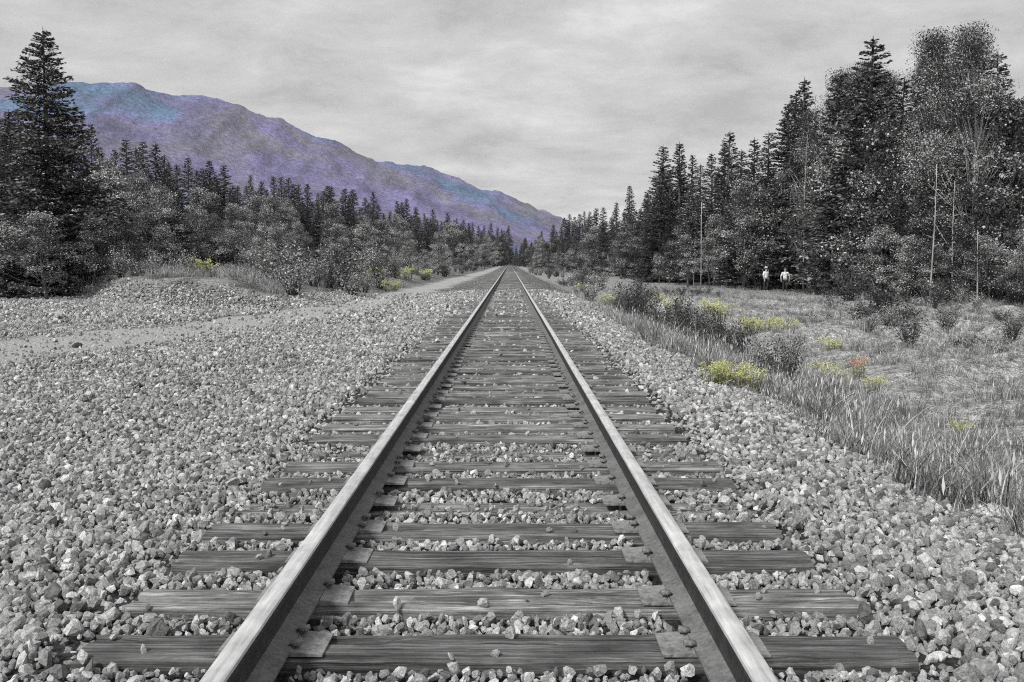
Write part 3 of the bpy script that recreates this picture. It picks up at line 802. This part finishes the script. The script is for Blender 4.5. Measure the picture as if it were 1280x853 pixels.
for i in range(44):                         # tall dark weeds along the ballast shoulder on the right
    d = rnd.uniform(17, 46) if i > 9 else rnd.uniform(15, 21); x = rnd.uniform(3.7, 5.3)
    wp_ = 637 + (x - EYE.x) / d * F
    if any(abs(wp_ - f[0]) < 30 and d < 1200 * 2.0 / (f[1] - 329) + 1 for f in spots): continue
    plant('weed_plant', rnd.choice(WEED), x, d, rnd.uniform(.7, 1.35), 1.6, 'tall dark leafy weed in the strip between ballast and meadow', 'weed', 'tall weeds between ballast and meadow', rnd.uniform(.7, 1.1), ('stems', 'leaves'), .03)
for i, (p, py_, h_) in enumerate([(772, 388, .9), (786, 398, 1.1), (800, 404, 1.2), (797, 392, 1.0), (815, 411, 1.15), (832, 418, 1.05), (848, 426, 1.1), (862, 431, .95), (878, 436, .9), (852, 414, 1.2), (892, 441, .8), (922, 447, .8), (956, 476, .75), (972, 484, .8), (990, 480, .7), (905, 428, .8), (876, 420, .9)]):
    d = F * (EYE.z + .72) / (py_ - 329); x = at(p, d)
    plant('weed_plant', WEED[i % 4], x, d, h_, 1.6, 'tall dark leafy weed in the strip between ballast and meadow', 'weed', 'tall weeds between ballast and meadow', .85, ('stems', 'leaves'), .03)
for i in range(95):                         # meadow bushes
    d = rnd.uniform(14, 62); x = rnd.uniform(9, 19) if d < 48 else rnd.uniform(6.5, 16)
    if abs(x / d - .275) < .05 and d < 68: continue
    plant('shrub', rnd.choice(SHB + WEED), x, d, rnd.uniform(.25, .7), 1.6, 'small shrub scattered over the open meadow before the wood', 'shrub', 'small shrubs in the meadow', rnd.uniform(1, 1.5), ('stems', 'leaves'), .03)
for i, (p, py_) in enumerate([(1105, 398), (1130, 402), (1165, 392), (1200, 388), (1240, 386), (1090, 385), (1270, 392), (1150, 380), (1060, 382), (1115, 412), (1185, 418), (1230, 410), (1268, 425), (1205, 432), (1140, 435), (1075, 410), (1250, 445)]):
    d = 1200 * 2.02 / (py_ - 329)
    plant('shrub', WEED[i % 4], at(p, d), d, rnd.uniform(.9, 1.7) * (1 if py_ < 405 else .5), 1.6, 'dark thicket bush at the foot of the wood, near the fallen pale logs', 'shrub', 'thicket bushes near the fallen logs', 1.5, ('stems', 'leaves'), .03)
for i in range(60):                         # along the far track on both sides
    d = rnd.uniform(50, 210); x = rnd.uniform(3.9, 9.0) if i % 3 else rnd.uniform(-9, -6.5)
    plant('shrub', rnd.choice(SHB + WEED), x, d, rnd.uniform(.7, 1.5), 1.6, 'leafy shrub along the far straight of the track', 'shrub', 'shrubs along the far track', rnd.uniform(1, 1.5), ('stems', 'leaves'), .03)

# grass
tufts = [tuft(k, H=.5 + .1 * (k % 3), wid=.008 + .002 * (k % 2)) for k in range(6)]
gp, gs = [], []
def grass(n, x0, x1, y0, y1, h, thr, seed):
    x = R.uniform(x0, x1, n); y = y0 + (y1 - y0) * R.uniform(0, 1, n) ** 1.3
    k = (x < .60 * y + 2) & (fbm(x * .5, y * .8, seed) + .5 * (fbm(x * 2.2, y * 2.2, seed + 7) - .5) > thr)
    e = (fbm(x * .9, y * .9, 5) - .5) * 1.2
    k &= (x + e > 3.1 + R.normal(0, .22, n))
    x, y = x[k], y[k]
    gp.append(np.stack([x, y, height(x, y)], -1)); s = h * R.uniform(.55, 1.35, len(x)); gs.append(np.stack([s * 1.15, s * 1.15, s], -1))
grass(4200, 2.8, 5.8, 4.5, 30, .52, .42, 80)
grass(600, 2.6, 4.8, 4.5, 30, .85, .52, 84)
grass(13000, 4.6, 22, 6, 50, .36, .42, 81)
grass(900, 5, 20, 8, 50, .75, .55, 85)
grass(3600, 3.3, 19, 30, 90, .45, .42, 82)
# thin tufts on the left bank
x = R.uniform(-26, -7, 5000); y = R.uniform(32, 62, 5000); k = (in_bank(x, y) > .93) & (fbm(x * .5, y * .5, 90) > .5); x, y = x[k], y[k]
gp.append(np.stack([x, y, height(x, y)], -1)); s = R.uniform(.5, 1.1, len(x)); gs.append(np.stack([s, s, s], -1))
gp = np.concatenate(gp); gs = np.concatenate(gs); n = len(gp)
print('tufts', n)
gr = scatter('grass', gp, np.stack([R.normal(0, .12, n), R.normal(0, .12, n), R.uniform(0, 6.28, n)], -1), gs, R.integers(0, 6, n), tufts, M['blades'])
tag(gr, 'long dry pale grass growing beside the ballast and over the meadow', kind='stuff')

# ------------------------------------------------------------------ flowers, rocks, logs
def flowers(seed, n=34, H=.68, W=.45, head=.05):
    r = np.random.default_rng(seed); st = MB(); hd = MB()
    for i in range(n):
        az = r.uniform(0, 6.28); o = W * math.sqrt(r.uniform()); h = H * r.uniform(.6, 1.1)
        p = np.array([math.cos(az) * o, math.sin(az) * o, h])
        st.tube([(p[0] * .7, p[1] * .7, -.04), (p[0] * .85, p[1] * .9, h * .6), tuple(p)], [.006, .005, .003], 4, r.uniform(.2, .7))
        nl = 4; c = np.stack([p[0] * .8 + r.normal(0, .04, nl), p[1] * .8 + r.normal(0, .04, nl), h * r.uniform(.1, .75, nl)], -1)
        V, q = quads(c, r.uniform(.06, .13, nl), .3, np.stack([np.cos(az + r.normal(0, 1, nl)), np.sin(az + r.normal(0, 1, nl)), r.uniform(.2, 1, nl)], -1), .1, r)
        st.add(V, q, None, r.uniform(.1, .9, nl))
        nh = 14; c = p + r.normal(0, head * .75, (nh, 3)); V, q = quads(c, r.uniform(head * .5, head * 1.1, nh), .8, r.normal(0, 1, (nh, 3)), .1, r)
        hd.add(V, q, None, np.clip(r.beta(2, 1.6, nh), 0, 1))
    return st.mesh('stems', True), hd.mesh('blossoms')
FL = [flowers(k) for k in range(4)]
for a, b_ in FL: a.materials.append(M['olive']); b_.materials.append(M['yellow'])
FLO = flowers(9, 18, .5, .28); FLO[0].materials.append(M['olive']); FLO[1].materials.append(M['orange'])
def px_ground(p, py_):
    d = 30.0
    for _ in range(40):
        z = hz(at(p, d), d); d2 = F * (EYE.z - z - .25) / max(py_ - 329, 3); d += (d2 - d) * .5
    return at(p, d), d
for i, (p, py_, lab, s) in enumerate(spots):
    x, d = px_ground(p, py_)
    t = empty('flower_clump', (x, d, hz(x, d)), rnd.uniform(0, 6)); s *= .74 if d < 24 else .9; w_ = 1.75 if p < 600 else 1.3; t.scale = (s * w_, s * w_, s * (1.15 if p < 600 else .9))
    a, b_ = FL[i % 4]; obj('stems', a, parent=t); obj('blossoms', b_, parent=t)
    tag(t, lab, 'flowers', 'yellow flowers in the grass')
x, d = px_ground(1078, 456)
t = empty('flower_clump', (x, d, hz(x, d))); t.scale = (.55, .55, .7); obj('stems', FLO[0], parent=t); obj('blossoms', FLO[1], parent=t)
tag(t, 'only clump of orange blossoms, among yellow flowers in the long grass', 'flowers')

def rock_obj(p, py_, r, lab, m):
    x, d = px_ground(p, py_ + 6); bm = bmesh.new(); me = rock_mesh('rock', int(p * 7 + py_), 26, .8)
    o = obj('rock', me, m); o.location = (x, d, hz(x, d) + r * .3); o.scale = (r * 1.2, r, r); o.rotation_euler = (0, 0, rnd.uniform(0, 6))
    tag(o, lab, 'rock'); bm.free()
M['rock'] = plain('pale_rock', (.55, .55, .55), .85, .5, 6.0)
M['rock_dark'] = plain('dark_rock', (.05, .05, .05), .85, .4, 6.0)
rock_obj(1252, 600, .11, 'pale boulder sitting in the long grass by the near ballast edge', M['rock'])
rock_obj(1200, 575, .08, 'small pale rock in the grass left of the pale boulder', M['rock'])
rock_obj(255, 474, .07, 'dark lump of rock alone on the open gravel yard', M['rock_dark'])
rock_obj(95, 412, .10, 'dark flat lump on the far gravel yard before the big spruce', M['rock_dark'])
rock_obj(20, 535, .05, 'dark stone among pale gravel near the picture edge', M['rock_dark'])
for p, py_, L, rz, lab in [(1170, 404, 2.0, .15, 'pale fallen log lying before the thicket bushes'), (1125, 420, 1.8, -.2, 'shorter pale fallen log in the meadow below the longer log')]:
    x, d = px_ground(p, py_); b = MB(); u = np.linspace(-.5, .5, 6)
    b.tube([(a * L, .04 * math.sin(a * 9), .03 * math.cos(a * 7)) for a in u], [.05, .055, .052, .05, .045, .035], 8)
    o = obj('log', b.mesh('log', True), M['old_wood']); o.location = (x, d, hz(x, d) + .07); o.rotation_euler = (0, 0, rz); tag(o, lab, 'log')

# ------------------------------------------------------------------ two people at the edge of the wood
def skin_obj(name, verts, edges, rads, m, parent, root=0, sub=2):
    me = bpy.data.meshes.new(name); me.from_pydata(verts, edges, []); me.update(); me.materials.append(m)
    o = obj(name, me, None, parent)
    lay = me.skin_vertices if len(me.skin_vertices) else None
    md = o.modifiers.new('skin', 'SKIN'); md.use_smooth_shade = True
    if not len(me.skin_vertices):
        bm = bmesh.new(); bm.from_mesh(me); bm.verts.layers.skin.verify(); bm.to_mesh(me); bm.free()
    for i, v in enumerate(me.skin_vertices[0].data):
        rr = rads[i]; v.radius = rr if isinstance(rr, tuple) else (rr, rr); v.use_root = (i == root)
    o.modifiers.new('smooth', 'SUBSURF').levels = sub; o.modifiers['smooth'].render_levels = sub
    return o

def make_person(px_, d, h, rz, lab, shirt, hatted, stride, arm):
    x = at(px_, d); t = empty('person', (x, d, hz(x, d) + .01), rz); s = h / 1.74; t.scale = (s, s, s)
    V, E, Rr, ix = [], [], [], {}
    def v(n, p, r, pr=None):
        ix[n] = len(V); V.append(p); Rr.append(r if isinstance(r, tuple) else (r, r))
        if pr: E.append((ix[pr], ix[n]))
    v('pelvis', (0, 0, .95), (.15, .11)); v('waist', (0, 0, 1.08), (.132, .095), 'pelvis'); v('chest', (0, .01, 1.26), (.16, .11), 'waist'); v('collar', (0, .01, 1.39), (.12, .085), 'chest')
    v('neck', (0, .005, 1.47), .057, 'collar'); v('jaw', (0, -.008, 1.545), (.062, .075), 'neck'); v('head', (0, -.01, 1.62), (.077, .093), 'jaw'); v('crown', (0, 0, 1.69), (.06, .072), 'head')
    for sg, nm in ((1, ' a'), (-1, ' b')):
        st = stride * sg
        v('shoulder' + nm, (sg * .17, .01, 1.385), .06, 'collar'); v('elbow' + nm, (sg * (.225 + arm), .03 + st * .3, 1.12), .043, 'shoulder' + nm)
        wx = sg * (.225 + arm * .6)
        v('wrist' + nm, (wx, -.06 + st * .5, .90), .029, 'elbow' + nm); v('palm' + nm, (wx, -.085 + st * .5, .82), (.024, .036), 'wrist' + nm)
        for f in range(4):
            y0 = -.115 + f * .02 + st * .5
            v('knuckle%d' % f + nm, (wx, y0, .768), .0095, 'palm' + nm); v('tip%d' % f + nm, (wx - sg * .014, y0 - .004, (.728, .720, .726, .738)[f]), .008, 'knuckle%d' % f + nm)
        v('thumb' + nm, (wx - sg * .012, -.13 + st * .5, .815), .010, 'palm' + nm); v('thumbtip' + nm, (wx - sg * .02, -.14 + st * .5, .775), .009, 'thumb' + nm)
        v('hip' + nm, (sg * .09, 0, .87), .088, 'pelvis'); v('knee' + nm, (sg * .105, -.03 - st, .50), .056, 'hip' + nm); v('calf' + nm, (sg * .105, .0 - st * .7, .33), .052, 'knee' + nm)
        v('ankle' + nm, (sg * .11, .03 - st * .5, .085), .036, 'calf' + nm); v('toe' + nm, (sg * .125, -.11 - st * .5, .035), (.042, .03), 'ankle' + nm)
    skin_obj('body', V, E, Rr, M['skin'], t)
    def cloth(nm, names, grow, m, ext=()):
        ids = [ix[n] for n in names]; mp = {a: i for i, a in enumerate(ids)}
        e = [(mp[a], mp[b]) for a, b in E if a in mp and b in mp]
        skin_obj(nm, [V[a] for a in ids], e, [(Rr[a][0] + grow, Rr[a][1] + grow) for a in ids], m, t)
    cloth('shirt', ['pelvis', 'waist', 'chest', 'collar', 'shoulder a', 'elbow a', 'shoulder b', 'elbow b'], .022, shirt)
    cloth('trousers', ['pelvis'] + [q + s_ for s_ in (' a', ' b') for q in ('hip', 'knee', 'calf', 'ankle')], .016, M['trousers'])
    for nm_, (fx, fy, fz), r_, hh in [('nose', (0, -.107, 1.605), .015, .034), ('ear', (.084, 0, 1.60), .012, .03), ('ear', (-.084, 0, 1.60), .012, .03)]:
        fb = MB(); fb.tube([(fx, fy + .014, fz + hh * .6), (fx, fy, fz - hh * .2), (fx, fy + .016, fz - hh * .5)], [r_ * .5, r_, r_ * .4], 6)
        obj(nm_, fb.mesh(nm_, True), M['skin'], t)
    for nm_, lo_, hi_ in [('eye', (-.043, -.104, 1.622), (-.021, -.094, 1.632)), ('eye', (.021, -.104, 1.622), (.043, -.094, 1.632)), ('mouth', (-.022, -.094, 1.553), (.022, -.082, 1.559))]:
        eb = MB(); eb.box(lo_, hi_); obj(nm_, eb.mesh(nm_), M['hair'], t)
    bm = bmesh.new(); bmesh.ops.create_uvsphere(bm, u_segments=16, v_segments=10, radius=1)
    bmesh.ops.delete(bm, geom=[q for q in bm.verts if q.co.z < -.35 or (q.co.y < -.45 and q.co.z < .35)], context='VERTS')
    for q in bm.verts: q.co = Vector((q.co.x * .093, q.co.y * .112 + .004, q.co.z * .105 + 1.655))
    me_ = bpy.data.meshes.new('hair'); bm.to_mesh(me_); bm.free()
    o = obj('hair', me_, M['hair'], t); o.modifiers.new('thick', 'SOLIDIFY').thickness = .008
    if hatted:
        hb = MB(); n = 16
        V2 = [(math.cos(2 * PI * k / n) * .16, math.sin(2 * PI * k / n) * .18, 1.69) for k in range(n)] + [(math.cos(2 * PI * k / n) * .102, math.sin(2 * PI * k / n) * .12, 1.70) for k in range(n)] + [(math.cos(2 * PI * k / n) * .085, math.sin(2 * PI * k / n) * .10, 1.80) for k in range(n)] + [(0, 0, 1.815)]
        q2 = [(j * n + k, j * n + (k + 1) % n, (j + 1) * n + (k + 1) % n, (j + 1) * n + k) for j in range(2) for k in range(n)]
        hb.add(V2, q2, [(2 * n + k, 2 * n + (k + 1) % n, 3 * n) for k in range(n)])
        o = obj('hat', hb.mesh('hat', True), M['hat'], t); o.modifiers.new('thick', 'SOLIDIFY').thickness = .008
    tag(t, lab, 'person', 'people at the edge of the wood')
make_person(957, 67, 1.70, .5, 'person in a pale hat, pale top and dark trousers standing before the wood', M['shirt_pale'], True, .05, .02)
make_person(981, 66, 1.72, -.25, 'person in a checked white shirt with elbows out and dark trousers, before the wood', M['check'], False, .09, .07)

# ------------------------------------------------------------------ mountain
ridge_px = [(-420, 190), (-250, 150), (-100, 120), (20, 112), (100, 107), (170, 107), (205, 120), (240, 121), (270, 122), (300, 132), (330, 146), (360, 151), (385, 164), (403, 173), (427, 178), (450, 190), (480, 202), (500, 204), (540, 208), (570, 222), (600, 238), (622, 239), (650, 252), (690, 267), (730, 284), (800, 305), (900, 322)]
rp = np.array(ridge_px, float)
nu, nv = 420, 90
pxs = np.linspace(-420, 900, nu)
D = np.interp(pxs, [-420, 100, 690, 900], [3600, 3800, 5200, 5600])
rz_ = np.interp(pxs, rp[:, 0], rp[:, 1])
rz_ = rz_ + (fbm(pxs / 11, pxs * 0, 51) - .5) * 5.0 + (fbm(pxs / 3.2, pxs * 0, 57, 2) - .5) * 2.2
rx = (pxs - 637) / F * D; rzz = EYE.z + (329 - rz_) / F * D
vv = np.linspace(-1, 1, nv)
V = np.zeros((nv, nu, 3))
for j, q in enumerate(vv):
    run = 1900.0
    prof = (1 - abs(q)) ** 1.15
    yy = D + q * run
    gul = (fbm(rx / 190 + q * .9, rx * 0 + q * 3.2, 61, 5) - .5)
    V[j, :, 0] = rx + gul * 60 * (abs(q) > 0)
    V[j, :, 1] = yy + gul * 120 * min(1, abs(q) * 6)
    V[j, :, 2] = rzz * prof + gul * np.minimum(rzz, 300) * .8 * min(1, abs(q) * 5) * (1 - abs(q)) - 25 * (abs(q) > .97)
idx = np.arange(nu * nv).reshape(nv, nu)
Q = np.stack([idx[:-1, :-1], idx[:-1, 1:], idx[1:, 1:], idx[1:, :-1]], -1).reshape(-1, 4)
me = mesh_np('mountain', V.reshape(-1, 3), Q, smooth=True)
def mountain_mat():
    m, nt, b = mat('forested_mountain')
    tc = nd(nt, 'ShaderNodeTexCoord'); P = tc.outputs['Object']
    n = nd(nt, 'ShaderNodeTexNoise', Scale=.004, Detail=9.0, Roughness=.72); nt.links.new(P, n.inputs['Vector'])
    n2 = nd(nt, 'ShaderNodeTexNoise', Scale=.0016, Detail=3.0); nt.links.new(P, n2.inputs['Vector'])
    n3 = nd(nt, 'ShaderNodeTexNoise', Scale=.05, Detail=5.0, Roughness=.8); nt.links.new(P, n3.inputs['Vector'])
    # blue-violet woods, with teal patches and grey rock
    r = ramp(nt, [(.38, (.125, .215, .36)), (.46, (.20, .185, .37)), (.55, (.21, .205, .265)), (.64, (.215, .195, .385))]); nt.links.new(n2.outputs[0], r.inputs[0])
    r2 = ramp(nt, [(.35, .55), (.6, 1.15)]); nt.links.new(n.outputs[0], r2.inputs[0])
    r3 = ramp(nt, [(.35, .5), (.65, 1.4)]); nt.links.new(n3.outputs[0], r3.inputs[0])
    a = nd(nt, 'ShaderNodeMix', data_type='RGBA', blend_type='MULTIPLY'); a.inputs[0].default_value = 1; nt.links.new(r.outputs[0], a.inputs[6]); nt.links.new(r2.outputs[0], a.inputs[7])
    c = nd(nt, 'ShaderNodeMix', data_type='RGBA', blend_type='MULTIPLY'); c.inputs[0].default_value = 1; nt.links.new(a.outputs[2], c.inputs[6]); nt.links.new(r3.outputs[0], c.inputs[7])
    nt.links.new(c.outputs[2], b.inputs['Base Color']); b.inputs['Roughness'].default_value = 1; b.inputs['Specular IOR Level'].default_value = 0
    bp = nd(nt, 'ShaderNodeBump', Strength=1.0, Distance=60.0); nt.links.new(n.outputs[0], bp.inputs['Height']); nt.links.new(bp.outputs[0], b.inputs['Normal'])
    return m
tag(obj('mountain', me, mountain_mat()), kind='structure')

# ------------------------------------------------------------------ air
hb = MB(); hb.box((-9500, -450, -60), (9500, 10000, 1500))
m = bpy.data.materials.new('haze'); m.use_nodes = True; nt = m.node_tree; nt.nodes.remove(nt.nodes['Principled BSDF'])
pv = nt.nodes.new('ShaderNodeVolumePrincipled'); pv.inputs['Density'].default_value = HAZE; pv.inputs['Color'].default_value = (.9, .9, .92, 1); pv.inputs['Anisotropy'].default_value = .2
nt.links.new(pv.outputs[0], nt.nodes['Material Output'].inputs['Volume'])
m.cycles.homogeneous_volume = True
if HAZE > 0: tag(obj('haze', hb.mesh('haze'), m), 'thin pale mountain air', kind='stuff')

# ------------------------------------------------------------------ light and sky
SUN_EL, SUN_AZ = math.radians(43), math.radians(-142)        # azimuth from +y, clockwise
w = bpy.data.worlds.new('World'); scene.world = w; w.use_nodes = True
nt = w.node_tree; bg = nt.nodes['Background']; bg.inputs['Strength'].default_value = .1
sky = nt.nodes.new('ShaderNodeTexSky'); sky.sky_type = 'NISHITA'; sky.sun_disc = False; sky.sun_elevation = SUN_EL; sky.sun_rotation = SUN_AZ
hs = nd(nt, 'ShaderNodeHueSaturation'); hs.inputs['Saturation'].default_value = .05; nt.links.new(sky.outputs[0], hs.inputs['Color'])
tc = nd(nt, 'ShaderNodeTexCoord'); sx = nd(nt, 'ShaderNodeSeparateXYZ'); nt.links.new(tc.outputs['Generated'], sx.inputs[0])
zz = mth(nt, 'ADD', mth(nt, 'ABSOLUTE', sx.outputs[2]), .16)
cx = nd(nt, 'ShaderNodeCombineXYZ'); nt.links.new(mth(nt, 'DIVIDE', sx.outputs[0], zz), cx.inputs[0]); nt.links.new(mth(nt, 'DIVIDE', sx.outputs[1], zz), cx.inputs[1])
n1 = nd(nt, 'ShaderNodeTexNoise', Scale=2.4, Detail=10.0, Roughness=.68, Distortion=.25); nt.links.new(cx.outputs[0], n1.inputs['Vector'])
n2 = nd(nt, 'ShaderNodeTexNoise', Scale=.6, Detail=3.0, Roughness=.5); nt.links.new(cx.outputs[0], n2.inputs['Vector'])
v = mth(nt, 'ADD', mth(nt, 'MULTIPLY', n1.outputs[0], .6), mth(nt, 'MULTIPLY', n2.outputs[0], .4))
cr = ramp(nt, [(.38, 3.6), (.46, 4.8), (.53, 5.6), (.62, 7.2)]); nt.links.new(v, cr.inputs[0])
hor = ramp(nt, [(0.0, 1.22), (.12, 1.08), (.30, .98), (1, 1.05)]); nt.links.new(sx.outputs[2], hor.inputs[0])
cm = nd(nt, 'ShaderNodeMix', data_type='RGBA', blend_type='MULTIPLY'); cm.inputs[0].default_value = 1; nt.links.new(cr.outputs[0], cm.inputs[6]); nt.links.new(hor.outputs[0], cm.inputs[7])
nt.links.new(mixc(nt, .9, hs.outputs[0], cm.outputs[2]), bg.inputs['Color'])
sun = bpy.data.lights.new('sun', 'SUN'); sun.energy = 3.4; sun.angle = math.radians(10); sun.color = (1, .99, .97)
so = bpy.data.objects.new('sun', sun); C.objects.link(so)
dirv = Vector((math.sin(SUN_AZ) * math.cos(SUN_EL), math.cos(SUN_AZ) * math.cos(SUN_EL), math.sin(SUN_EL)))
so.rotation_euler = dirv.to_track_quat('Z', 'Y').to_euler()

# ------------------------------------------------------------------ camera
cam = bpy.data.cameras.new('camera'); cam.sensor_width = 36; cam.lens = F / 1280 * 36; cam.clip_end = 30000; cam.clip_start = .05
co = bpy.data.objects.new('camera', cam); C.objects.link(co); co.location = EYE
pitch = math.atan((426.5 - 329) / F); yaw = math.atan(3.0 / F)
co.rotation_euler = (PI / 2 - pitch, 0, -yaw)
scene.camera = co
vs = scene.view_settings; vs.view_transform = 'Standard'; vs.look = 'None'; vs.exposure = .28; vs.gamma = 1
scene.cycles.use_denoising = False; scene.cycles.denoiser = 'OPENIMAGEDENOISE'; scene.cycles.denoising_prefilter = 'NONE'
scene.cycles.max_bounces = 4; scene.cycles.diffuse_bounces = 3; scene.cycles.glossy_bounces = 2; scene.cycles.transparent_max_bounces = 4
scene.cycles.filter_width = 1.1

print('trees', sum(1 for o in C.objects if o.get('category') == 'tree'))
